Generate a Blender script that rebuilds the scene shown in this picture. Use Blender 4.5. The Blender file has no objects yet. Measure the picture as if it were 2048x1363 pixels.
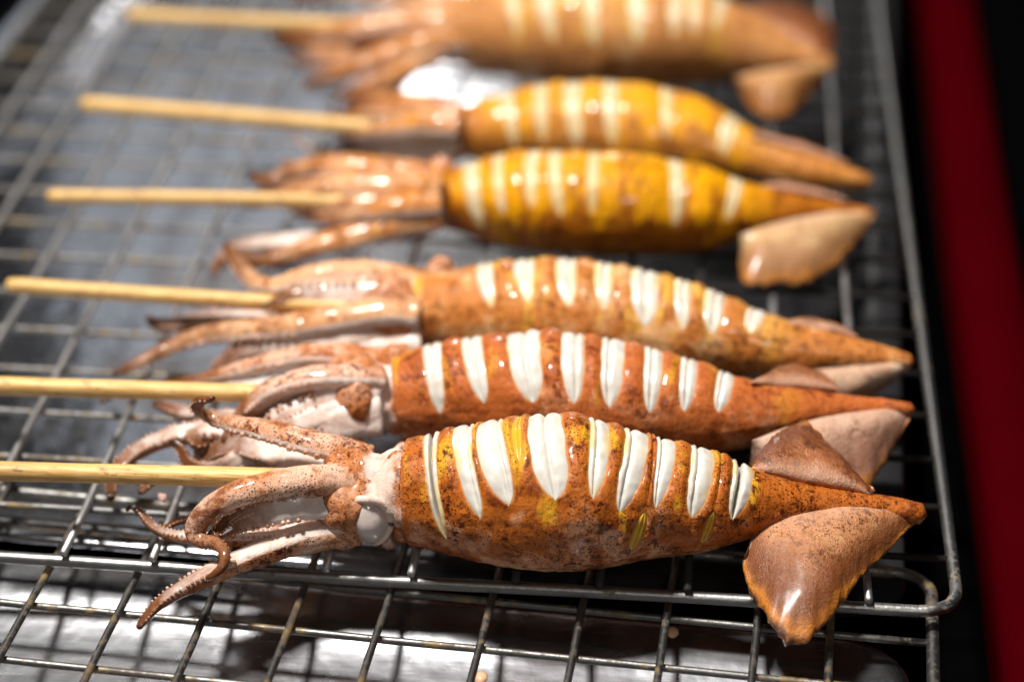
import bpy, bmesh, math, random
import numpy as np
from mathutils import Vector, noise as mnoise

# ------------------------------------------------------------------ camera, sky, sun, exposure
MM = 0.001
scene = bpy.context.scene
CAM_MM = [29.28, -401.69, 298.73]
cam_data = bpy.data.cameras.new('camera')
cam_data.sensor_width = 36.0
cam_data.lens = 75.41
cam_data.clip_start = 0.02
cam_data.clip_end = 100.0
cam = bpy.data.objects.new('camera', cam_data)
scene.collection.objects.link(cam)
cam.location = [v * MM for v in CAM_MM]
cam.rotation_euler = (math.radians(90 - 31), 0, math.atan(.095))
cam_data.dof.use_dof = True
cam_data.dof.focus_distance = 0.484
cam_data.dof.aperture_fstop = 5.8
scene.camera = cam

# night-market light: dark surroundings, one strong lamp overhead and two softer lamps farther back
world = bpy.data.worlds.new('World'); scene.world = world
world.use_nodes = True
world.node_tree.nodes['Background'].inputs['Color'].default_value = (.80, .86, 1.0, 1)
world.node_tree.nodes['Background'].inputs['Strength'].default_value = 0.010
def lamp(name, loc, target, size, radiance, color):
    """square area lamp given by the brightness of its face (power = radiance x pi x area)"""
    ld = bpy.data.lights.new(name, 'AREA'); ld.shape = 'RECTANGLE'; ld.size, ld.size_y = size
    ld.energy = radiance * math.pi * size[0] * size[1]; ld.color = color
    o = bpy.data.objects.new(name, ld); scene.collection.objects.link(o); o.location = loc
    o.rotation_euler = (Vector(loc) - Vector(target)).to_track_quat('Z', 'Y').to_euler()
    return o
lamp('overhead_lamp', (-.36, -.02, 1.30), (0, .08, 0), (.18, .18), 365.0, (1.0, .97, .93))
lamp('back_left_lamp', (-.43, 1.45, .69), (-.11, .18, 0), (.32, .50), .80, (.86, .92, 1.0))
lamp('far_back_lamp', (-.17, 1.75, .62), (-.04, .3, 0), (.22, .13), 30.0, (1.0, .98, .96))
lamp('front_fill_lamp', (.28, -1.00, .88), (0, .05, 0), (.24, .24), 13.0, (1.0, .96, .92))  # unseen fill behind the camera, added to brighten the squid flanks
scene.view_settings.view_transform = 'Standard'
scene.view_settings.look = 'None'
scene.view_settings.exposure = 0.0
scene.view_settings.gamma = 1.0
scene.view_settings.use_curve_mapping = False
scene.cycles.use_denoising = True
scene.cycles.max_bounces = 8
scene.cycles.sample_clamp_indirect = 6.0

# ------------------------------------------------------------------ helpers
def link(o, parent=None):
    scene.collection.objects.link(o)
    if parent is not None: o.parent = parent
    return o
def tag(o, label=None, cat=None, group=None, kind=None):
    if label: o['label'] = label
    if cat: o['category'] = cat
    if group: o['group'] = group
    if kind: o['kind'] = kind
    return o
def empty(name, loc_mm):
    o = bpy.data.objects.new(name, None); link(o); o.empty_display_size = .01
    o.location = [v * MM for v in loc_mm]
    return o
def mesh_obj(name, verts, faces, mats, parent=None, attrs=None, smooth=True, base=(0, 0, 0), mat_idx=None, merge=None):
    """verts in world millimetres; base = the thing's own origin in millimetres"""
    me = bpy.data.meshes.new(name)
    v = (np.asarray(verts, float) - np.asarray(base, float)) * MM
    me.from_pydata(v.tolist(), [], [list(map(int, f)) for f in faces])
    if attrs:
        for k, a in attrs.items():
            at = me.attributes.new(k, 'FLOAT', 'POINT'); at.data.foreach_set('value', np.asarray(a, np.float32))
    for m in (mats if isinstance(mats, (list, tuple)) else [mats]): me.materials.append(m)
    if mat_idx is not None: me.polygons.foreach_set('material_index', mat_idx)
    if merge:
        bm = bmesh.new(); bm.from_mesh(me); bmesh.ops.remove_doubles(bm, verts=bm.verts, dist=merge); bm.to_mesh(me); bm.free()
    if smooth: me.polygons.foreach_set('use_smooth', [True] * len(me.polygons))
    me.update()
    o = bpy.data.objects.new(name, me)
    link(o, parent)
    if parent is None: o.location = [b * MM for b in base]
    return o
def fbm(p, s, seed=0.0, octv=3):
    return mnoise.fractal(Vector((p[0] * s + seed, p[1] * s + seed * 1.7, p[2] * s - seed)), 1.0, 2.0, octv)
def catmull(pts, n):
    P = np.asarray(pts, float)
    P = np.vstack([2 * P[0] - P[1], P, 2 * P[-1] - P[-2]])
    d = np.linalg.norm(np.diff(P[1:-1, :3], axis=0), axis=1); c = np.r_[0, np.cumsum(d)]
    out = []
    for s in np.linspace(0, c[-1], n):
        i = min(max(np.searchsorted(c, s, 'right') - 1, 0), len(d) - 1)
        t = (s - c[i]) / max(d[i], 1e-6)
        p0, p1, p2, p3 = P[i], P[i + 1], P[i + 2], P[i + 3]
        out.append(.5 * (2 * p1 + (p2 - p0) * t + (2 * p0 - 5 * p1 + 4 * p2 - p3) * t * t + (3 * p1 - p0 - 3 * p2 + p3) * t ** 3))
    return np.array(out)
def grid_faces(nr, nc, wrap_c=False, off=0, flip=False):
    f = []
    for i in range(nr - 1):
        for j in range(nc if wrap_c else nc - 1):
            a = off + i * nc + j; b = off + i * nc + (j + 1) % nc
            q = (a, b, b + nc, a + nc)
            f.append(q[::-1] if flip else q)
    return f
def tube(path, radius, seg=12, caps=True):
    """round wire along a polyline (mm); returns verts, faces"""
    P = np.asarray(path, float); n = len(P)
    T = np.gradient(P, axis=0); T /= np.linalg.norm(T, axis=1)[:, None]
    ref = np.array([0, 0, 1.]) if abs(T[0][2]) < .9 else np.array([1., 0, 0])
    V = []
    for i in range(n):
        s = np.cross(T[i], ref); s /= np.linalg.norm(s); u = np.cross(s, T[i])
        r = radius[i] if hasattr(radius, '__len__') else radius
        for k in range(seg):
            a = 2 * math.pi * k / seg
            V.append(P[i] + r * (math.cos(a) * s + math.sin(a) * u))
    Fc = grid_faces(n, seg, True)
    if caps:
        Fc.append(tuple(range(seg))[::-1]); Fc.append(tuple(range((n - 1) * seg, n * seg)))
    return V, Fc

# ------------------------------------------------------------------ materials
class NT:
    def __init__(s, name):
        s.m = bpy.data.materials.new(name); s.m.use_nodes = True; s.t = s.m.node_tree
        s.bsdf = s.t.nodes['Principled BSDF']
    def n(s, typ, **kw):
        nd = s.t.nodes.new(typ)
        for k, v in kw.items(): setattr(nd, k, v)
        return nd
    def set(s, sock, v):
        if isinstance(v, bpy.types.NodeSocket): s.t.links.new(v, sock)
        else:
            if sock.type == 'RGBA' and len(v) == 3: v = (*v, 1)
            sock.default_value = v
    def math(s, op, a, b=0.0, c=0.0, clamp=False):
        nd = s.n('ShaderNodeMath', operation=op, use_clamp=clamp)
        s.set(nd.inputs[0], a); s.set(nd.inputs[1], b); s.set(nd.inputs[2], c); return nd.outputs[0]
    def step(s, x, lo, hi):
        nd = s.n('ShaderNodeMapRange', interpolation_type='SMOOTHSTEP')
        s.set(nd.inputs['Value'], x); s.set(nd.inputs['From Min'], lo); s.set(nd.inputs['From Max'], hi); return nd.outputs[0]
    def mix(s, f, a, b, mode='MIX'):
        nd = s.n('ShaderNodeMix', data_type='RGBA', blend_type=mode)
        s.set(nd.inputs['Factor'], f); s.set(nd.inputs['A'], a); s.set(nd.inputs['B'], b); return nd.outputs['Result']
    def coords(s, off=(0, 0, 0), scale=(1, 1, 1)):
        tc = s.n('ShaderNodeTexCoord'); mp = s.n('ShaderNodeMapping')
        s.t.links.new(tc.outputs['Object'], mp.inputs['Vector'])
        mp.inputs['Location'].default_value = off
        mp.inputs['Scale'].default_value = [1000 * k for k in scale]; return mp.outputs[0]
    def noise(s, vec, scale, detail=3, rough=.55, dist=0.0):
        nd = s.n('ShaderNodeTexNoise'); s.set(nd.inputs['Vector'], vec); s.set(nd.inputs['Scale'], scale)
        s.set(nd.inputs['Detail'], detail); s.set(nd.inputs['Roughness'], rough); s.set(nd.inputs['Distortion'], dist); return nd.outputs['Fac']
    def voro(s, vec, scale, out='Distance', rnd=1.0):
        nd = s.n('ShaderNodeTexVoronoi'); s.set(nd.inputs['Vector'], vec); s.set(nd.inputs['Scale'], scale); s.set(nd.inputs['Randomness'], rnd); return nd.outputs[out]
    def attr(s, name):
        return s.n('ShaderNodeAttribute', attribute_name=name).outputs['Fac']
    def bump(s, h, strength=.3, dist=.0003, prev=None):
        nd = s.n('ShaderNodeBump'); s.set(nd.inputs['Strength'], strength); s.set(nd.inputs['Distance'], dist); s.set(nd.inputs['Height'], h)
        if prev is not None: s.t.links.new(prev, nd.inputs['Normal'])
        return nd.outputs[0]
    def out(s, **kw):
        for k, v in kw.items(): s.set(s.bsdf.inputs[k.replace('_', ' ')], v)
        return s.m

def flesh_sss(t, w, rad=(1.6, .7, .4)):
    t.out(Subsurface_Weight=w, Subsurface_Scale=MM, Subsurface_Radius=rad)

def skin_material(name, seed, pale, mid, dark, yellow, yel_amt, char_amt, dot_amt, dot_scale=1.05, streak=0.0, gloss=.3, role='mantle', shift=0.0):
    t = NT(name); c = t.coords((seed * 13.1, seed * 7.7, seed * 3.3))
    big = t.noise(c, .055, 4, .6, .6); med = t.noise(c, .17, 4, .62, .3); fine = t.noise(c, .9, 3, .6)
    tone = t.math('ADD', t.math('MULTIPLY', big, .55), t.math('MULTIPLY', med, .45))
    tone = t.math('ADD', t.math('MULTIPLY_ADD', t.attr('dorsal'), .10, tone), shift)
    col = t.mix(t.step(tone, .34, .52), pale, mid)
    col = t.mix(t.math('MULTIPLY', t.step(t.math('ADD', t.math('MULTIPLY', med, .7), t.math('MULTIPLY', fine, .3)), .5, .66), .8), col, dark)
    # marinade stains
    dors = t.attr('dorsal')
    ym = t.noise(t.coords((seed * 5.1 + 40, seed, 9), (1.9, .7, .7)), .075, 3, .55)
    yf = t.math('MULTIPLY', t.math('MULTIPLY', t.attr('front'), .9), t.step(t.math('ADD', ym, t.math('MULTIPLY', dors, .14)), .70 - yel_amt, .80 - yel_amt))
    col = t.mix(yf, col, yellow)
    if streak > 0:
        sn = t.noise(t.coords((seed * 2, 3, 1), (2.6, .35, .35)), .22, 3, .6)
        col = t.mix(t.math('MULTIPLY', t.step(sn, .52, .68), streak), col, dark)
    # crusty mottling in patches
    crust = t.math('MULTIPLY', t.step(t.noise(c, .50, 5, .7, .5), .49, .60), t.step(t.noise(t.coords((seed * 4.4, 2, seed * 6)), .10, 3), .44, .60))
    col = t.mix(t.math('MULTIPLY', crust, .45 + .5 * min(1.0, dot_amt)), col, [d * .55 for d in dark])
    # pigment dots, two sizes
    reg = t.math('MULTIPLY_ADD', t.step(t.noise(c, .10, 3), .36, .54), .72, .28)
    dot = None
    for sc_, k0, k1, am in ((dot_scale * .95, .22, .16, .9), (dot_scale * 1.7, .20, .27, 1.0)):
        vd = t.voro(c, sc_); vc = t.voro(c, sc_, 'Color')
        sep = t.n('ShaderNodeSeparateColor'); t.set(sep.inputs[0], vc)
        size = t.math('MULTIPLY_ADD', sep.outputs[0], k0, k1)
        dd = t.math('SUBTRACT', 1.0, t.step(vd, t.math('MULTIPLY', size, .6), size))
        keep = t.step(sep.outputs[1], .10, .2)
        dm = t.math('MULTIPLY', t.math('MULTIPLY', dd, keep), t.math('MULTIPLY', reg, dot_amt * am * .9))
        col = t.mix(dm, col, [d * .40 for d in dark])
        dot = dd if dot is None else dot
    # char
    cn = t.noise(t.coords((seed * 9.9, 20, seed)), .20, 5, .68, .4)
    ch = t.math('MULTIPLY', t.step(cn, .74 - char_amt, .80 - char_amt), .85)
    col = t.mix(ch, col, (.035, .012, .006))
    if role == 'mantle':
        lip = t.attr('lip')
        col = t.mix(t.math('MULTIPLY', t.math('SUBTRACT', 1.0, t.step(lip, .10, .6)), .55), col, (.60, .27, .08))
    if role == 'arm':
        inn = t.math('ADD', t.attr('inner'), t.math('MULTIPLY', t.math('SUBTRACT', med, .5), .7))
        col = t.mix(t.math('MULTIPLY', t.step(inn, .40, .62), .93), col, t.mix(t.step(med, .38, .62), (.76, .66, .60), (.70, .52, .43)))
        tip = t.math('ADD', t.attr('tip'), t.math('MULTIPLY', t.math('SUBTRACT', med, .5), .5))
        col = t.mix(t.step(tip, .45, .95), col, (.16, .05, .012))
        col = t.mix(t.step(tip, .86, 1.1), col, (.03, .012, .006))
    if role == 'head':
        cr = t.math('ADD', t.attr('crown'), t.math('MULTIPLY', t.math('SUBTRACT', med, .5), 1.3))
        col = t.mix(t.step(cr, .30, .78), t.mix(t.step(med, .40, .68), (.72, .56, .47), (.62, .37, .27)), col)
    if role == 'fin':
        e = t.math('ADD', t.attr('edge'), t.math('MULTIPLY', t.math('SUBTRACT', med, .5), .35))
        col = t.mix(t.math('MULTIPLY', t.step(t.math('MULTIPLY_ADD', t.math('SUBTRACT', big, .5), .8, t.attr('edge')), .15, .75), .9), col, dark)
        col = t.mix(t.math('MULTIPLY', t.step(e, .80, .95), t.math('MULTIPLY', t.step(t.noise(t.coords((seed, 7, 2)), .06, 2), .46, .60), .85)), col, (.55, .19, .02))
        col = t.mix(t.math('MULTIPLY', t.step(e, .92, 1.02), .95), col, (.05, .016, .008))
        col = t.mix(t.math('MULTIPLY', t.math('SUBTRACT', 1.0, t.step(t.attr('edge'), .0, .28)), .55), col, (.62, .37, .25))
    b = t.bump(t.math('ADD', t.math('MULTIPLY', fine, .6), t.math('MULTIPLY', dot, -.15)), .35, .00035)
    b = t.bump(t.noise(c, 2.4, 2, .6), .55 if role != 'fin' else .8, .00018 if role != 'fin' else .00032, b)
    b = t.bump(med, .5, .0014, b)
    b = t.bump(t.noise(t.coords((seed * 3, 6, 2), (2.6, .6, .6)), .32, 3, .6), .45 if role in ('mantle', 'arm') else .2, .0007, b)
    rough = t.math('ADD', gloss, t.math('MULTIPLY', t.step(t.noise(c, .35, 3), .3, .7), .22))
    t.out(Base_Color=col, Roughness=rough, Normal=b, Coat_Weight=t.math('MULTIPLY_ADD', t.step(t.noise(t.coords((seed, 1, 7)), .13, 4, .6), .42, .62), .6 if role != 'fin' else .35, .04 if role != 'fin' else .25), Coat_Roughness=.10 if role != 'fin' else .24, Specular_IOR_Level=.16 if role != 'fin' else .34)
    flesh_sss(t, .10 if role in ('mantle', 'arm') else .22, (1.0, .4, .2))
    return t.m

def flesh_material(name, seed, warm, cream=0.0):
    t = NT(name); c = t.coords((seed * 3.7, seed * 11, 5))
    lip = t.attr('lip'); n = t.noise(c, .22, 3); n2 = t.noise(c, .09, 2)
    col = t.mix(t.step(n, .35, .7), (.63, .595, .535), (.57, .525, .455))
    col = t.mix(cream, col, (.62, .46, .20))
    yel = t.math('MULTIPLY', t.step(n2, .50 - warm, .68 - warm), t.math('SUBTRACT', 1.0, t.step(lip, .25, 1.9)))
    col = t.mix(t.math('MULTIPLY', yel, .7 if warm > 0 else .4), col, (.76, .52, .14))
    col = t.mix(t.math('MULTIPLY', t.math('SUBTRACT', 1.0, t.step(lip, .0, .28)), .5), col, (.70, .42, .20))
    b = t.bump(t.noise(c, .5, 2), .12, .0003)
    t.out(Base_Color=col, Roughness=.32, Normal=b, Coat_Weight=.25, Coat_Roughness=.12)
    flesh_sss(t, .45, (1.8, 1.2, .8))
    return t.m

def plain_flesh(name, col, rough=.25, sss=.4):
    t = NT(name); c = t.coords((3, 8, 1)); n = t.noise(c, .25, 4)
    cc = t.mix(t.step(n, .35, .7), col, [k * .82 for k in col])
    t.out(Base_Color=cc, Roughness=rough, Normal=t.bump(n, .3, .0006), Coat_Weight=.5, Coat_Roughness=.08); flesh_sss(t, sss)
    return t.m

def sucker_material():
    t = NT('sucker_skin'); c = t.coords((1, 2, 3)); n = t.noise(c, .3, 3)
    t.out(Base_Color=t.mix(t.step(n, .4, .65), (.58, .36, .27), (.38, .18, .09)), Roughness=.4); flesh_sss(t, .2); return t.m

def bamboo_material(seed):
    t = NT('bamboo'); c = t.coords((seed * 31, seed, 0)); s = t.coords((seed * 31, seed, 0), (.05, 1.6, 1.6))
    fib = t.noise(s, 1.6, 4, .6); big = t.noise(t.coords((seed * 11, 0, 0), (.25, .6, .6)), .12, 3)
    col = t.mix(t.step(fib, .38, .62), (.80, .53, .20), (.55, .30, .08))
    col = t.mix(t.math('MULTIPLY', t.step(big, .5, .72), .5), col, (.42, .21, .06))
    dk = t.noise(t.coords((seed, 5, 5), (.5, 1, 1)), .5, 4, .7)
    col = t.mix(t.math('MULTIPLY', t.step(dk, .57, .68), .75), col, (.16, .07, .03))
    t.out(Base_Color=col, Roughness=.5, Normal=t.bump(fib, .35, .0004)); flesh_sss(t, .08); return t.m

def wire_material(name, stain, base=(.30, .295, .285), rough=.32, painted_shade=None):
    t = NT(name); c = t.coords((2, 7, 4))
    n = t.noise(c, .06, 4, .6); f = t.noise(c, .5, 4, .6)
    st = t.step(t.math('ADD', t.math('MULTIPLY', n, .5), t.math('MULTIPLY', f, .5)), .53 - stain, .62 - stain)
    gold = t.mix(t.step(t.noise(c, .14, 2), .42, .62), (.05, .03, .018), (.20, .125, .03))
    col = t.mix(t.math('MULTIPLY', st, .85), base, gold)
    spec = .5
    if painted_shade:  # shade under the mantles painted into the wire colour along x
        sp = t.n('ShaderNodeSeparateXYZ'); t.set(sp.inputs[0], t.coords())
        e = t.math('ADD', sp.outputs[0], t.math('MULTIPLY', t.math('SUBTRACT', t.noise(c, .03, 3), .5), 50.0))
        k = t.math('MULTIPLY', t.step(e, painted_shade[0], painted_shade[0] + 35), t.math('SUBTRACT', 1.0, t.step(e, painted_shade[1], painted_shade[1] + 15)))
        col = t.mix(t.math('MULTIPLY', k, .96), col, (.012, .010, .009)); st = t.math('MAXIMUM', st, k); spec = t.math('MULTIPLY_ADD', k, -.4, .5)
    t.out(Specular_IOR_Level=spec, Base_Color=col, Metallic=t.math('SUBTRACT', 1.0, t.math('MULTIPLY', st, .92)), Roughness=t.math('MULTIPLY_ADD', f, .22, rough), Normal=t.bump(f, .35, .0004))
    return t.m

def steel_material(name, painted_shade, rough=.27, shade=1.0):
    t = NT(name); c = t.coords((0, 0, 0)); raw = t.coords()
    br = t.noise(t.coords((5, 2, 8), (.08, 1.4, 1.0)), .8, 3, .6); big = t.noise(c, .022, 4, .55); sm = t.noise(c, .12, 5, .65)
    col = t.mix(big, [shade * q for q in (.54, .54, .56)], [shade * q for q in (.40, .40, .42)])
    ro = t.math('ADD', rough, t.math('MULTIPLY', t.math('SUBTRACT', br, .5), .08))
    ro = t.math('ADD', ro, t.math('MULTIPLY', t.step(sm, .55, .75), .06)); met = 1.0
    if painted_shade:  # shade and dark reflections below the squid painted into the steel colour
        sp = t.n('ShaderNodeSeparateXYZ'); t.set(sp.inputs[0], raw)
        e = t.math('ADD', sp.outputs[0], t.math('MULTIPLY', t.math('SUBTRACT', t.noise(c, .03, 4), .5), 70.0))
        k = t.step(e, painted_shade[0], painted_shade[1])
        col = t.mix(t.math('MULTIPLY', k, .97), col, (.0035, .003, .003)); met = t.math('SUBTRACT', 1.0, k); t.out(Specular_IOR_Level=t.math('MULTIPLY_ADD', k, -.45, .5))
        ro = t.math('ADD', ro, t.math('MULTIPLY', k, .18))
    sp_ = t.step(t.voro(c, .12), .03, .06)
    col = t.mix(t.math('MULTIPLY', t.math('SUBTRACT', 1.0, sp_), .5), col, (.2, .12, .08))
    b = t.bump(br, .05, .0002); b = t.bump(big, .25, .004, b); b = t.bump(sm, .10, .0005, b)
    t.out(Base_Color=col, Metallic=met, Roughness=ro, Normal=b); return t.m

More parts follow.
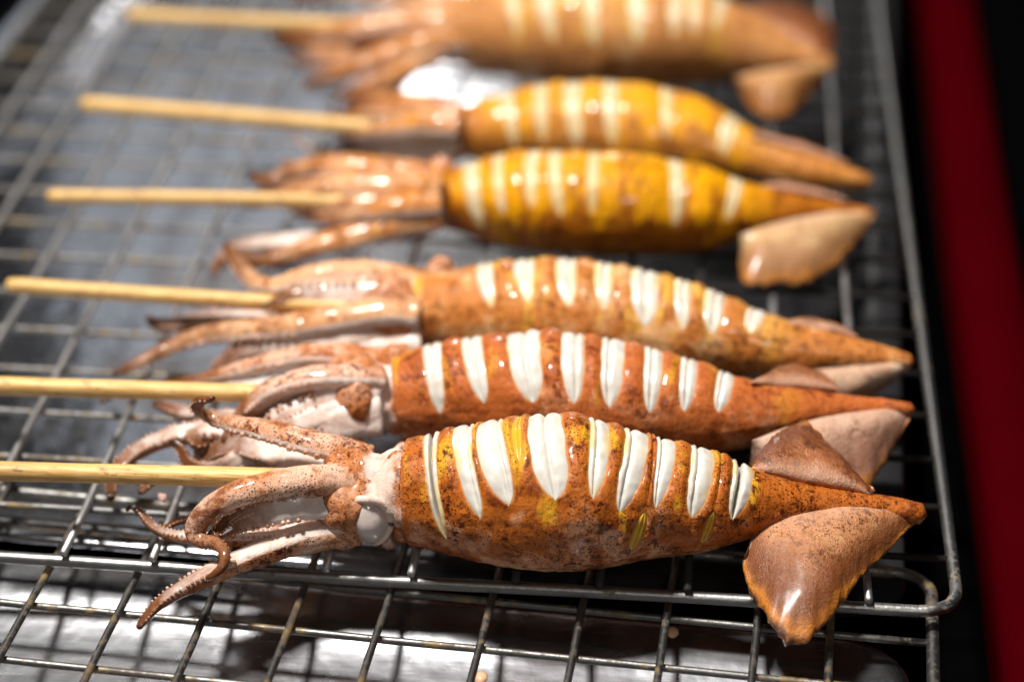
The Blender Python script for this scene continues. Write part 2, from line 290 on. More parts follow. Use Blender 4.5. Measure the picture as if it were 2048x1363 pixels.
DROPS = [[29.29, -7.65, -15.61, 1.5], [-13.92, -22.12, -20.44, 1.6]]
CRUMBS = [[-37.46, -2.8, 1.6, 1.5], [-94.18, 10.58, 1.2, 1.1]]
SQUID_DATA = [
{'base': [27.28, 3.19, 0.0], 'stations': [[-31.79, 0.0, 14.47, 12.55], [-25.14, 0.14, 15.0, 13.95], [-17.21, -0.4, 15.95, 15.54], [-8.32, -1.22, 16.99, 17.1], [1.16, -1.24, 17.29, 17.85], [11.54, -0.02, 16.54, 16.58], [22.55, 1.66, 15.35, 14.44], [33.18, 2.93, 14.42, 12.31], [42.91, 4.04, 13.73, 9.16], [52.54, 5.52, 12.87, 6.09], [62.83, 7.23, 11.78, 4.26], [72.64, 8.51, 10.81, 3.52], [80.02, 8.92, 10.24, 3.0], [84.98, 8.65, 10.0, 2.42]], 'cuts': [[5.27, 10.15, 99.3, 4.05, 2, None, 0], [13.02, 19.76, 74.4, 5.11, 0, None, 0.45], [19.23, 25.03, 62.8, 5.95, 0, None, 0.55], [25.0, 26.7, 30, 2.1, 3, -34, 0.3], [30.52, 33.14, 57.3, 7.03, 0, None, 0.02], [41.81, 39.84, 55.9, 4.63, 0, None, -0.35], [50.24, 45.74, 65.6, 5.75, 0, None, -0.45], [54.0, 49.6, 103, 2.6, 3, 69, 0.1], [57.34, 54.09, 61.8, 4.67, 0, None, -0.5], [65.92, 63.06, 70.5, 5.8, 0, None, -0.4], [70.4, 66.4, 106, 2.0, 3, 68, -0.1], [75.46, 72.8, 75.8, 4.95, 1, None, -0.3]], 'arms': [[[-0.1, -0.55, -0.8], [[-43.37, 7.07, 17.0, 4.6], [-48.47, 6.33, 19.0, 4.6], [-56.64, 6.53, 21.0, 4.4], [-65.4, 9.37, 21.5, 4.0], [-74.42, 12.7, 21.0, 3.3], [-80.92, 15.1, 21.0, 2.6], [-84.06, 14.77, 23.0, 2.1], [-84.63, 13.53, 26.0, 1.8], [-82.86, 11.4, 29.0, 1.5], [-80.4, 10.27, 30.0, 1.1], [-79.42, 9.88, 31.0, 0.7]]], [[0, 0.5, -0.8], [[-42.13, -1.0, 17.0, 4.6], [-46.83, -3.74, 19.0, 4.2], [-54.19, -7.33, 21.0, 3.9], [-62.35, -9.7, 21.0, 3.6], [-69.86, -12.53, 20.0, 3.4], [-75.29, -14.77, 17.5, 3.1], [-78.6, -16.0, 14.0, 2.7], [-79.17, -17.41, 11.5, 2.4], [-76.84, -18.79, 11.0, 2.0], [-73.63, -20.61, 12.0, 1.7], [-70.98, -23.93, 12.0, 1.5], [-70.87, -26.54, 10.5, 1.3], [-72.69, -28.03, 9.0, 1.0], [-74.35, -28.52, 8.0, 0.6]]], [[0, -0.8, 0.5], [[-42.15, -5.3, 14.0, 4.6], [-47.07, -6.71, 15.5, 4.4], [-54.23, -8.5, 16.0, 4.2], [-62.45, -11.01, 15.0, 3.8], [-69.97, -11.81, 12.0, 3.0], [-74.19, -14.21, 10.5, 2.3], [-76.68, -16.34, 9.5, 1.3]]], [[0, 0.35, 0.9], [[-42.46, -4.34, 9.5, 4.0], [-46.84, -6.41, 8.0, 5.0], [-54.62, -8.66, 7.4, 4.8], [-62.5, -13.23, 6.8, 4.3], [-69.64, -18.16, 6.0, 3.7], [-75.96, -23.69, 5.2, 3.1], [-81.79, -28.56, 4.0, 2.4], [-85.14, -32.91, 3.2, 1.7], [-86.83, -37.29, 2.6, 1.3], [-87.29, -39.98, 2.6, 0.9]]], [[0, 0.3, 0.9], [[-43.23, -7.24, 8.0, 3.6], [-52.45, -7.91, 7.0, 3.2], [-63.78, -9.72, 6.4, 2.9], [-74.31, -9.81, 5.6, 2.5], [-82.69, -9.2, 5.0, 2.1], [-88.96, -7.68, 4.6, 1.7], [-93.1, -5.06, 5.0, 1.4], [-95.98, -2.49, 6.4, 1.1], [-98.14, -2.09, 7.4, 0.8], [-98.96, -3.21, 7.0, 0.5]]], [[0, -0.6, 0.7], [[-43.66, 11.9, 13.0, 4.6], [-49.7, 12.37, 13.0, 4.4], [-58.27, 13.35, 12.5, 4.2], [-67.64, 17.89, 11.0, 3.6], [-77.38, 23.21, 9.0, 2.8], [-83.73, 23.41, 7.0, 2.0], [-86.98, 20.63, 5.0, 1.2]]], [[0, -0.7, 0.6], [[-42.6, -2.19, 15.0, 3.4], [-47.91, -4.84, 16.5, 3.0], [-55.62, -6.89, 17.0, 2.6], [-63.27, -9.28, 16.5, 2.3], [-69.72, -12.09, 15.0, 1.9], [-73.25, -15.07, 13.0, 1.5], [-74.29, -18.58, 12.0, 0.9]]], [[0, 0.2, 0.9], [[-46.08, -4.16, 7.0, 3.0], [-55.36, -4.84, 6.0, 2.6], [-64.67, -5.53, 5.0, 2.2], [-73.36, -3.55, 4.4, 1.9], [-81.2, -0.34, 4.0, 1.5], [-86.81, -1.87, 4.0, 1.2], [-90.54, -6.21, 4.0, 0.8]]], [[0, 0, 1], [[-44.82, 3.14, 9.0, 4.0], [-54.0, 1.06, 7.0, 3.4], [-62.99, -1.84, 5.6, 3.0], [-68.92, -7.93, 4.6, 2.4], [-71.19, -14.1, 4.0, 1.6]]]], 'fins': [[[[46.53, -0.33, 10.3], [53.07, 2.92, 11.5], [62.77, 5.82, 12.2], [74.39, 8.93, 11.2], [84.35, 9.7, 10.2]], [[45.19, -7.49, 8.0], [44.23, -9.21, 5.0], [47.47, -19.15, 3.0], [52.33, -28.08, 1.6], [56.87, -30.69, 1.4], [63.21, -23.52, 2.0], [70.2, -10.34, 3.5], [78.4, 0.86, 6.0], [85.71, 9.52, 9.0]], 3.8], [[[45.18, 7.99, 20.0], [54.44, 8.75, 18.0], [63.73, 9.09, 16.0], [73.04, 9.63, 14.0]], [[46.1, 11.15, 20.0], [49.81, 20.14, 20.5], [54.05, 27.41, 19.5], [57.99, 32.15, 18.5], [61.87, 28.39, 17.5], [67.52, 19.08, 16.0], [74.06, 11.04, 13.5]], 2.5]], 'eyes': [[-40.96, -7.5, 12.0, 4.7, 4.4, 6.2]], 'folds': [[-35.0, 0.05, 20.5, 3.4, 3.5, 4.4], [-33.47, -4.06, 8.5, 3.2, 4.0, 5.0]], 'crown': [-46.43, -0.4, 13.5, 11.2], 'skewer': [[-135.49, -2.58, 15.5], [-53.53, 0.79, 16.0], 4.4]},
{'base': [23.07, 45.11, 0.0], 'stations': [[-40.87, 42.76, 12.31, 10.43], [-33.74, 43.94, 12.92, 12.31], [-25.54, 44.58, 13.75, 13.46], [-16.43, 44.59, 14.63, 14.48], [-7.02, 44.23, 15.19, 15.24], [2.6, 43.88, 15.18, 15.26], [12.49, 43.85, 14.54, 14.45], [22.66, 43.99, 13.56, 13.23], [32.89, 43.87, 12.74, 11.32], [42.86, 43.83, 12.43, 9.07], [53.03, 44.81, 12.51, 6.93], [63.85, 46.71, 12.72, 4.49], [73.83, 48.23, 12.89, 2.89], [80.73, 48.74, 12.97, 2.09], [84.71, 48.67, 13.0, 1.54]], 'cuts': [[9.36, 10.89, 77.2, 5.09, 0, None, None], [19.01, 23.11, 66.9, 5.31, 0, None, None], [31.09, 35.08, 65.2, 7.92, 0, None, None], [42.3, 44.32, 62.9, 5.27, 0, None, None], [51.62, 52.26, 63.1, 5.75, 0, None, None], [61.33, 61.81, 64.5, 4.8, 0, None, None], [70.44, 70.52, 58.6, 4.56, 0, None, None], [80.26, 78.93, 55.1, 4.33, 0, None, None]], 'arms': [[[0, -0.6, -0.7], [[-46.84, 50.23, 17.0, 4.6], [-54.03, 48.2, 19.0, 4.6], [-64.12, 48.2, 19.0, 4.2], [-74.62, 49.22, 16.0, 3.6], [-85.24, 49.89, 12.0, 2.8], [-95.13, 52.5, 8.0, 2.0], [-103.89, 55.5, 5.0, 1.0]]], [[0, -0.7, -0.5], [[-45.19, 39.35, 18.0, 5.0], [-52.13, 36.65, 20.0, 5.0], [-61.74, 35.05, 20.0, 4.8], [-70.1, 32.85, 18.0, 4.3], [-76.0, 30.15, 14.0, 3.6], [-79.71, 27.66, 10.0, 2.8], [-81.62, 24.31, 8.0, 1.8]]], [[0, -0.9, 0.3], [[-44.71, 35.67, 16.0, 4.6], [-51.87, 34.2, 16.5, 4.6], [-60.27, 32.35, 15.0, 4.2], [-67.21, 29.16, 13.0, 3.8], [-73.13, 26.95, 10.0, 3.2], [-79.11, 24.95, 7.0, 2.4], [-83.88, 23.8, 6.0, 1.4]]], [[0, -0.9, 0.3], [[-44.49, 33.57, 13.0, 5.0], [-50.3, 31.22, 13.0, 5.0], [-58.57, 28.59, 11.0, 4.4], [-66.91, 26.4, 9.0, 3.8], [-75.03, 23.15, 7.0, 3.0], [-80.33, 18.71, 6.0, 2.2], [-84.77, 16.58, 6.0, 1.8], [-89.33, 18.11, 7.0, 1.6], [-91.62, 20.76, 9.0, 1.4], [-94.26, 21.86, 10.0, 0.9]]], [[0, 0, 1], [[-49.49, 33.21, 10.0, 4.6], [-59.57, 33.79, 9.0, 4.2], [-71.31, 29.98, 9.0, 3.8], [-82.29, 28.94, 9.0, 3.6], [-89.44, 27.65, 9.4, 3.2], [-96.43, 25.31, 8.6, 3.0], [-102.78, 22.5, 6.4, 2.6], [-106.33, 18.6, 4.4, 2.2], [-107.18, 13.71, 3.0, 1.8], [-105.95, 7.75, 2.4, 1.1]]], [[0, 0, 1], [[-54.03, 45.79, 9.0, 4.0], [-66.75, 45.38, 7.0, 3.4], [-78.73, 41.15, 6.0, 3.0], [-88.31, 38.4, 6.0, 2.8], [-97.96, 41.64, 6.0, 2.2], [-103.79, 44.6, 6.0, 1.3]]], [[0, 0, 1], [[-59.03, 30.17, 7.0, 4.0], [-70.87, 26.52, 5.0, 3.4], [-80.39, 24.32, 4.4, 2.8], [-87.29, 21.58, 3.6, 2.2], [-96.25, 17.3, 3.0, 1.7], [-99.55, 10.45, 2.4, 1.0]]], [[0, -0.8, 0.5], [[-46.9, 33.62, 15.0, 3.6], [-52.73, 31.49, 15.0, 3.4], [-60.91, 28.67, 14.0, 3.0], [-68.02, 26.48, 11.5, 2.5], [-72.55, 23.67, 9.0, 2.0], [-77.27, 22.19, 7.5, 1.2]]], [[0, 0.4, 0.8], [[-65.11, 36.32, 7.0, 2.6], [-76.83, 31.77, 6.0, 2.3], [-85.29, 30.09, 5.4, 2.0], [-87.92, 24.9, 5.0, 1.8], [-84.33, 19.81, 5.0, 1.4], [-80.7, 20.34, 5.6, 0.9]]], [[0, 0, 1], [[-69.21, 58.65, 6.0, 2.6], [-84.22, 55.19, 5.0, 2.2], [-96.99, 53.72, 4.4, 1.8], [-108.96, 54.43, 4.0, 1.5], [-116.57, 50.72, 3.6, 1.2], [-118.19, 47.08, 4.0, 0.8]]], [[0, 0.4, 0.8], [[-70.13, 36.58, 8.0, 3.0], [-81.47, 36.65, 8.0, 2.5], [-87.01, 33.44, 9.0, 2.2], [-89.66, 26.05, 10.0, 2.0], [-87.64, 22.24, 9.0, 1.6], [-85.25, 25.06, 8.0, 1.0]]]], 'fins': [[[[46.12, 29.59, 14.0], [55.67, 35.54, 15.0], [67.24, 41.53, 15.0], [84.63, 50.47, 12.5]], [[45.98, 30.71, 6.0], [50.92, 23.88, 3.0], [60.44, 21.02, 2.0], [70.17, 28.19, 2.0], [75.26, 30.7, 2.5], [80.63, 40.52, 6.0], [85.34, 48.68, 11.5]], 3.5], [[[45.07, 42.69, 22.0], [54.98, 46.81, 19.0], [67.5, 50.93, 16.0]], [[46.46, 47.62, 19.0], [53.04, 61.0, 14.0], [58.41, 69.28, 11.0], [63.51, 67.73, 10.0], [69.13, 55.38, 13.0]], 2.0]], 'eyes': [[-50.06, 34.13, 12.0, 3.2, 4.4, 6.4]], 'folds': [[-42.61, 49.28, 19.0, 4.6, 4.0, 4.4]], 'crown': [-52.34, 40.39, 14.0, 11.0], 'skewer': [[-147.03, 33.67, 15.5], [-69.67, 36.51, 16.0], 4.4]},
{'base': [23.52, 80.21, 0.0], 'stations': [[-46.74, 84.6, 12.26, 8.62], [-37.83, 85.33, 12.5, 10.41], [-28.03, 85.52, 13.09, 12.12], [-17.36, 85.06, 13.97, 13.58], [-5.9, 84.2, 14.62, 14.46], [6.5, 83.21, 14.6, 14.4], [19.49, 82.18, 13.89, 13.58], [32.26, 80.75, 12.93, 11.94], [43.88, 78.71, 12.26, 9.33], [54.52, 76.7, 12.02, 7.42], [65.18, 75.37, 11.98, 5.53], [75.14, 74.54, 11.99, 3.85], [82.13, 73.78, 12.0, 2.56], [86.09, 72.97, 12.0, 1.79]], 'cuts': [[23.22, 26.81, 52.9, 4.91, 0, None, None], [33.47, 36.49, 46.8, 5.66, 0, None, None], [43.88, 46.74, 49.0, 5.38, 0, None, None], [53.43, 55.3, 48.7, 5.11, 0, None, None], [63.69, 66.36, 59.5, 7.91, 0, None, None], [73.5, 75.96, 56.1, 4.85, 0, None, None], [82.09, 84.09, 55.0, 5.86, 0, None, None], [93.6, 93.61, 41.7, 5.1, 0, None, None]], 'arms': [[[0, -0.6, -0.7], [[-40.7, 90.28, 17.0, 4.8], [-49.99, 89.91, 19.0, 4.8], [-60.59, 89.3, 20.0, 4.8], [-71.06, 87.37, 19.0, 4.6], [-78.95, 85.84, 17.0, 3.8], [-85.16, 89.53, 15.5, 3.2], [-91.07, 98.21, 14.5, 2.8], [-97.24, 109.05, 14.0, 2.2], [-99.82, 114.63, 14.0, 1.2]]], [[0, -0.8, 0.3], [[-41.15, 83.54, 17.0, 5.0], [-51.43, 81.35, 18.0, 5.0], [-62.05, 81.21, 17.5, 5.0], [-71.49, 81.72, 17.0, 4.6], [-79.23, 87.03, 16.0, 3.4], [-83.36, 90.59, 15.0, 2.0]]], [[0, -0.5, -0.8], [[-40.45, 77.88, 15.0, 5.6], [-49.54, 76.94, 15.5, 5.6], [-61.18, 75.03, 14.0, 5.4], [-72.91, 73.44, 12.0, 5.0], [-85.02, 73.6, 10.0, 4.6], [-95.78, 73.47, 8.4, 4.1], [-104.63, 70.5, 6.6, 3.2], [-112.81, 64.92, 4.6, 2.3], [-119.21, 60.69, 3.0, 1.1]]], [[0, 0, 1], [[-52.36, 85.71, 9.0, 4.4], [-71.05, 84.43, 8.4, 4.2], [-87.26, 84.1, 8.0, 3.8], [-99.69, 84.63, 7.0, 3.4], [-108.23, 82.87, 6.0, 2.8], [-113.22, 83.72, 6.0, 2.0], [-115.86, 86.68, 6.0, 1.0]]], [[0, -0.5, 0.8], [[-40.24, 75.66, 11.0, 5.4], [-50.56, 73.8, 10.0, 5.2], [-63.52, 71.85, 8.6, 4.8], [-76.75, 71.22, 7.0, 4.4], [-86.17, 71.47, 6.0, 3.4], [-91.18, 69.22, 4.0, 2.4], [-93.76, 62.36, 3.0, 1.4]]], [[0, -0.6, 0.6], [[-45.64, 76.91, 13.0, 4.0], [-58.25, 72.78, 12.0, 3.6], [-71.3, 71.32, 10.0, 3.2], [-81.85, 70.62, 8.6, 2.8], [-89.58, 68.61, 6.0, 2.2], [-92.73, 64.06, 4.0, 1.4]]], [[0, -0.6, -0.6], [[-44.31, 87.24, 17.0, 3.6], [-54.94, 87.08, 18.5, 3.6], [-65.35, 85.28, 18.5, 3.4], [-72.9, 82.31, 17.5, 3.0], [-78.6, 80.14, 16.0, 2.4], [-83.28, 79.84, 15.0, 1.4]]], [[0, 0, 1], [[-52.79, 89.42, 13.0, 5.0], [-66.21, 88.4, 11.0, 4.6], [-76.95, 87.51, 10.0, 4.2], [-85.12, 86.97, 8.0, 3.4], [-91.67, 85.39, 7.0, 2.4]]]], 'fins': [[[[50.61, 62.38, 13.0], [63.22, 65.27, 13.0], [74.73, 69.11, 12.5], [85.33, 72.89, 12.0]], [[51.58, 65.71, 8.0], [58.79, 64.36, 4.0], [68.98, 64.05, 3.0], [79.29, 69.9, 4.0], [84.08, 71.21, 8.0], [86.39, 72.18, 11.0]], 3.0], [[[52.9, 76.08, 19.0], [63.28, 77.92, 17.0], [73.66, 78.24, 15.0]], [[54.28, 79.18, 18.0], [59.77, 86.11, 15.0], [65.12, 86.92, 13.0], [73.89, 80.78, 13.5]], 1.5]], 'eyes': [[-46.45, 82.45, 12.0, 3.4, 4.4, 6.0]], 'folds': [[-37.16, 94.41, 19.0, 4.2, 4.0, 4.6]], 'crown': [-49.7, 82.19, 13.5, 11.0], 'skewer': [[-152.52, 85.38, 15.0], [-72.55, 79.92, 16.0], 4.2]},
{'base': [24.36, 150.73, 0.0], 'stations': [[-44.2, 150.2, 12.24, 8.01], [-36.18, 150.37, 12.67, 10.34], [-26.28, 149.73, 13.46, 13.06], [-14.82, 148.47, 14.32, 14.43], [-2.72, 147.52, 14.77, 14.74], [9.73, 147.64, 14.57, 14.64], [22.12, 148.8, 13.79, 13.8], [33.96, 150.22, 12.92, 11.69], [45.17, 151.39, 12.53, 8.06], [55.93, 152.5, 12.62, 5.4], [65.84, 153.4, 12.81, 3.03], [73.6, 153.64, 12.94, 1.73], [78.25, 153.37, 12.99, 1.01], [80.64, 153.02, 13.0, 0.57]], 'cuts': [[9.83, 14.14, 105.8, 5.45, 0, None, None], [17.95, 21.92, 79.5, 3.41, 0, None, None], [27.87, 30.0, 68.6, 4.24, 0, None, None], [33.96, 37.88, 76.7, 3.95, 0, None, None], [44.7, 45.66, 72.7, 3.09, 0, None, None], [67.35, 67.53, 84.1, 4.23, 0, None, None], [85.93, 82.61, 77.0, 4.25, 0, None, None]], 'arms': [[[0, -0.4, -0.9], [[-44.15, 150.44, 17.0, 5.2], [-55.99, 151.79, 19.0, 5.4], [-69.42, 153.13, 19.0, 5.4], [-81.54, 154.65, 18.0, 4.8], [-89.68, 153.96, 16.0, 3.6], [-94.42, 151.26, 15.0, 2.8], [-101.75, 157.5, 13.0, 1.4]]], [[0, -0.4, -0.9], [[-43.11, 142.2, 18.0, 6.0], [-54.57, 141.67, 19.0, 6.2], [-67.58, 141.42, 18.5, 6.0], [-79.15, 140.74, 17.0, 5.2], [-87.87, 140.03, 15.0, 4.0], [-95.16, 139.54, 13.6, 2.6], [-99.9, 139.62, 13.0, 1.4]]], [[0, -0.4, -0.9], [[-42.66, 138.32, 16.0, 5.6], [-53.82, 135.71, 16.0, 5.4], [-65.25, 134.76, 14.0, 4.8], [-75.72, 136.36, 12.0, 4.0], [-83.86, 140.93, 11.0, 3.0]]], [[0, -0.2, -1], [[-42.73, 138.26, 12.0, 5.4], [-52.49, 135.55, 11.0, 5.4], [-63.59, 132.17, 9.0, 5.2], [-74.51, 128.09, 7.4, 4.6], [-84.05, 124.54, 5.6, 3.6], [-90.84, 122.17, 4.6, 2.6], [-95.8, 123.84, 4.4, 1.7], [-99.17, 127.78, 5.0, 1.0]]], [[0, 0, 1], [[-54.86, 141.63, 8.0, 5.0], [-68.86, 137.56, 7.0, 4.6], [-82.78, 133.53, 6.0, 3.8], [-94.29, 132.47, 5.0, 3.2], [-101.94, 130.44, 4.4, 2.6], [-104.34, 124.26, 3.4, 2.0], [-104.83, 116.28, 2.6, 1.0]]], [[0, -0.4, -0.9], [[-44.28, 139.93, 17.5, 3.6], [-55.42, 137.27, 18.0, 3.6], [-68.21, 135.85, 16.5, 3.4], [-80.21, 137.68, 14.0, 2.8], [-89.78, 141.85, 13.0, 2.0], [-96.56, 146.31, 12.5, 1.2]]], [[0, -0.4, -0.9], [[-45.66, 150.91, 17.5, 3.6], [-56.89, 147.82, 19.0, 3.6], [-71.3, 146.49, 18.5, 3.2], [-84.46, 145.97, 17.0, 2.6], [-91.54, 144.09, 15.5, 1.8], [-96.7, 147.62, 14.6, 1.0]]], [[0, 0, 1], [[-72.95, 164.23, 12.0, 4.0], [-85.1, 164.75, 12.0, 3.6], [-92.71, 169.08, 12.0, 2.4], [-92.29, 171.17, 13.0, 1.4]]]], 'fins': [[[[42.84, 137.26, 12.0], [54.1, 144.02, 13.0], [66.95, 149.52, 13.5], [80.24, 153.61, 13.0]], [[43.39, 137.64, 7.0], [43.04, 132.19, 3.5], [44.77, 124.03, 3.0], [54.52, 126.1, 3.0], [63.64, 129.26, 3.0], [72.99, 141.15, 5.0], [81.44, 153.15, 12.0]], 3.0], [[[48.19, 156.59, 18.0], [62.67, 156.81, 16.0], [74.28, 156.44, 14.0]], [[49.71, 160.97, 17.0], [58.76, 167.5, 13.0], [66.06, 164.98, 12.0], [74.44, 158.4, 13.0]], 1.5]], 'eyes': [[-46.68, 140.98, 12.0, 4.0, 4.0, 5.0]], 'folds': [[-44.62, 154.5, 19.0, 4.6, 4.0, 4.5]], 'crown': [-51.01, 146.45, 13.5, 11.0], 'skewer': [[-155.48, 134.81, 16.0], [-79.81, 136.27, 17.0], 4.0]},
{'base': [19.51, 192.06, 0.0], 'stations': [[-46.0, 195.99, 11.69, 6.58], [-37.65, 198.07, 11.84, 9.07], [-27.64, 199.45, 12.39, 11.5], [-15.97, 199.7, 13.29, 13.3], [-3.66, 199.26, 14.02, 14.12], [8.73, 198.7, 14.04, 14.16], [20.98, 197.75, 13.3, 13.45], [32.82, 195.29, 12.25, 11.37], [44.17, 190.71, 11.52, 8.14], [55.51, 185.37, 11.21, 6.18], [66.4, 181.13, 11.08, 4.49], [75.02, 178.49, 11.02, 2.98], [80.93, 176.87, 11.0, 1.78]], 'cuts': [[17.4, 19.98, 89.7, 4.89, 0, None, None], [28.39, 29.67, 81.9, 4.26, 0, None, None], [37.73, 40.64, 84.7, 5.76, 0, None, None], [48.74, 51.51, 82.6, 5.14, 0, None, None], [64.82, 68.38, 66.8, 3.62, 0, None, None], [86.14, 88.36, 73.4, 5.42, 0, None, None]], 'arms': [[[0, -0.4, -0.9], [[-41.93, 195.02, 17.0, 5.0], [-53.2, 198.36, 18.0, 5.0], [-65.03, 204.59, 17.0, 4.6], [-75.1, 208.0, 15.0, 3.8], [-81.3, 206.52, 13.0, 2.4]]], [[0, -0.4, -0.9], [[-42.64, 187.78, 17.0, 6.0], [-53.49, 188.53, 17.0, 6.0], [-64.45, 189.23, 15.0, 5.0], [-75.54, 190.25, 13.0, 3.8], [-84.35, 195.79, 11.0, 2.0]]], [[0, -0.4, 0.9], [[-42.89, 189.4, 12.0, 5.6], [-53.93, 190.75, 10.0, 5.4], [-65.01, 191.72, 8.0, 4.8], [-75.96, 191.26, 6.0, 4.0], [-81.97, 189.15, 4.0, 2.4]]], [[0, 0, 1], [[-62.36, 194.69, 6.0, 3.0], [-77.65, 191.75, 5.0, 2.0], [-87.46, 193.82, 4.4, 1.2], [-94.96, 200.3, 4.4, 0.9], [-98.57, 207.12, 5.0, 0.7]]], [[0, -0.4, -0.9], [[-47.31, 188.01, 15.0, 3.0], [-64.52, 189.12, 12.0, 2.6], [-77.59, 192.36, 9.0, 2.0], [-87.13, 192.33, 6.0, 1.1]]], [[0, -0.4, -0.9], [[-48.28, 196.23, 17.0, 3.0], [-66.03, 200.36, 16.0, 2.6], [-78.97, 201.91, 13.0, 2.0], [-87.88, 207.23, 11.0, 0.9]]], [[0, -0.4, 0.9], [[-46.36, 192.07, 8.0, 5.0], [-56.88, 188.85, 6.0, 4.6], [-67.75, 188.46, 5.0, 3.6], [-77.56, 190.98, 4.0, 2.2]]]], 'fins': [[[[51.74, 180.09, 10.0], [66.65, 180.84, 10.0], [80.67, 179.83, 10.5]], [[52.75, 182.14, 6.0], [59.63, 182.08, 4.0], [69.97, 179.76, 5.0], [77.17, 177.83, 7.0], [81.25, 175.58, 10.0]], 2.0], [[[45.2, 186.28, 20.0], [60.27, 183.6, 17.0], [75.41, 183.02, 13.0]], [[46.83, 193.46, 18.0], [56.15, 194.64, 14.0], [63.81, 192.53, 12.0], [75.55, 184.39, 12.0]], 1.5]], 'eyes': [], 'folds': [], 'crown': [-46.02, 196.26, 12.5, 9.5], 'skewer': [[-162.47, 197.49, 15.5], [-51.86, 187.6, 16.0], 5.0]},
{'base': [16.63, 264.97, 0.0], 'stations': [[-54.34, 266.57, 15.63, 10.78], [-44.65, 267.91, 16.06, 13.51], [-32.88, 267.74, 16.92, 16.01], [-19.14, 266.23, 18.01, 17.82], [-4.59, 265.09, 18.62, 18.58], [9.73, 265.53, 18.24, 18.24], [22.96, 266.88, 16.96, 16.86], [34.76, 267.34, 15.44, 14.49], [45.29, 266.02, 14.3, 11.0], [54.79, 263.87, 13.65, 7.06], [62.93, 261.93, 13.27, 4.14], [68.82, 260.38, 13.07, 2.06], [72.53, 259.1, 13.0, 1.15]], 'cuts': [[21.04, 26.2, 74.7, 4.94, 0, None, None], [32.07, 37.66, 78.6, 5.56, 0, None, None], [47.12, 50.07, 81.8, 4.89, 0, None, None], [60.46, 62.16, 78.0, 5.54, 0, None, None], [73.24, 72.42, 67.7, 5.22, 0, None, None], [79.02, 79.53, 60.7, 4.57, 0, None, None], [88.55, 87.19, 52.7, 4.91, 0, None, None]], 'arms': [[[0, -0.4, -0.9], [[-49.47, 276.2, 18.0, 6.4], [-61.67, 278.16, 20.0, 6.4], [-76.38, 284.67, 19.0, 6.4], [-91.09, 289.45, 18.0, 5.4], [-103.88, 291.84, 16.0, 4.0], [-112.73, 291.35, 14.0, 2.4]]], [[0, -0.4, -0.9], [[-48.25, 265.36, 18.0, 7.0], [-59.9, 264.01, 19.0, 7.0], [-73.32, 262.98, 18.0, 6.6], [-86.77, 261.74, 16.0, 5.6], [-99.1, 263.4, 13.0, 4.4], [-109.69, 264.53, 11.0, 3.0], [-116.27, 267.14, 10.0, 1.6]]], [[0, -0.4, -0.9], [[-47.92, 262.04, 14.0, 6.4], [-59.23, 258.0, 14.0, 6.4], [-72.07, 253.05, 12.0, 6.0], [-83.07, 247.32, 9.0, 5.0], [-92.88, 245.01, 6.0, 3.8], [-101.18, 243.85, 4.0, 2.2]]], [[0, -0.4, -0.9], [[-49.7, 262.54, 11.0, 6.0], [-60.77, 256.24, 10.0, 5.6], [-69.73, 247.58, 8.0, 4.8], [-76.81, 238.5, 6.0, 3.8], [-84.21, 232.33, 4.0, 2.4]]], [[0, -0.4, -0.9], [[-57.25, 255.29, 12.0, 3.5], [-72.92, 246.47, 8.0, 3.0], [-82.41, 242.19, 5.0, 2.4], [-86.79, 238.0, 4.0, 1.6], [-92.77, 233.71, 3.0, 0.8]]], [[0, -0.4, -0.9], [[-57.63, 258.76, 15.0, 3.5], [-80.63, 253.52, 10.0, 3.0], [-97.51, 252.57, 7.0, 2.4], [-109.13, 260.04, 6.0, 1.2]]], [[0, -0.4, -0.9], [[-58.28, 264.41, 18.0, 3.5], [-89.96, 270.8, 15.0, 3.0], [-107.54, 271.94, 12.0, 2.2], [-118.38, 269.11, 10.0, 1.0]]], [[0, -0.4, -0.9], [[-64.37, 257.59, 8.0, 3.4], [-72.24, 241.15, 5.0, 2.4], [-77.47, 231.25, 3.0, 0.9]]], [[0, -0.4, -0.9], [[-68.92, 266.91, 12.0, 5.0], [-82.21, 263.92, 10.0, 4.6], [-95.06, 258.66, 9.0, 3.8], [-106.34, 264.16, 8.0, 2.8], [-114.0, 267.92, 7.0, 1.6]]]], 'fins': [[[[40.87, 250.73, 10.0], [52.2, 253.34, 12.0], [61.97, 255.23, 13.0], [71.86, 258.63, 13.0]], [[41.9, 251.77, 6.0], [46.17, 243.0, 3.0], [51.84, 235.75, 2.5], [59.94, 240.43, 3.0], [67.29, 252.19, 6.0], [72.71, 257.32, 12.0]], 3.5], [[[40.09, 274.94, 22.0], [51.96, 268.44, 18.0], [68.6, 261.78, 14.0]], [[41.74, 279.49, 22.0], [48.62, 291.79, 20.0], [59.13, 298.87, 17.0], [69.45, 294.82, 15.0], [74.11, 286.8, 13.0], [72.05, 264.42, 13.0]], 3.0]], 'eyes': [[-50.7, 264.13, 13.0, 4.0, 4.0, 6.0]], 'folds': [], 'crown': [-57.31, 269.85, 14.5, 11.5], 'skewer': [[-165.6, 267.61, 17.0], [-85.76, 266.37, 17.0], 4.6]}
]

# ------------------------------------------------------------------ setting
def table():
    t = NT('dark_table'); c = t.coords(); n = t.noise(c, .02, 4)
    t.out(Base_Color=t.mix(n, (.0008, .0008, .001), (.0014, .0014, .0014)), Roughness=1.0, Specular_IOR_Level=.0)
    v = [(-1500, -900, -46), (1500, -900, -46), (1500, 2500, -46), (-1500, 2500, -46)]
    o = mesh_obj('table', v, [(0, 1, 2, 3)], t.m, smooth=False)
    tag(o, 'black table top under the trays and grill racks', 'table', kind='structure')
table()

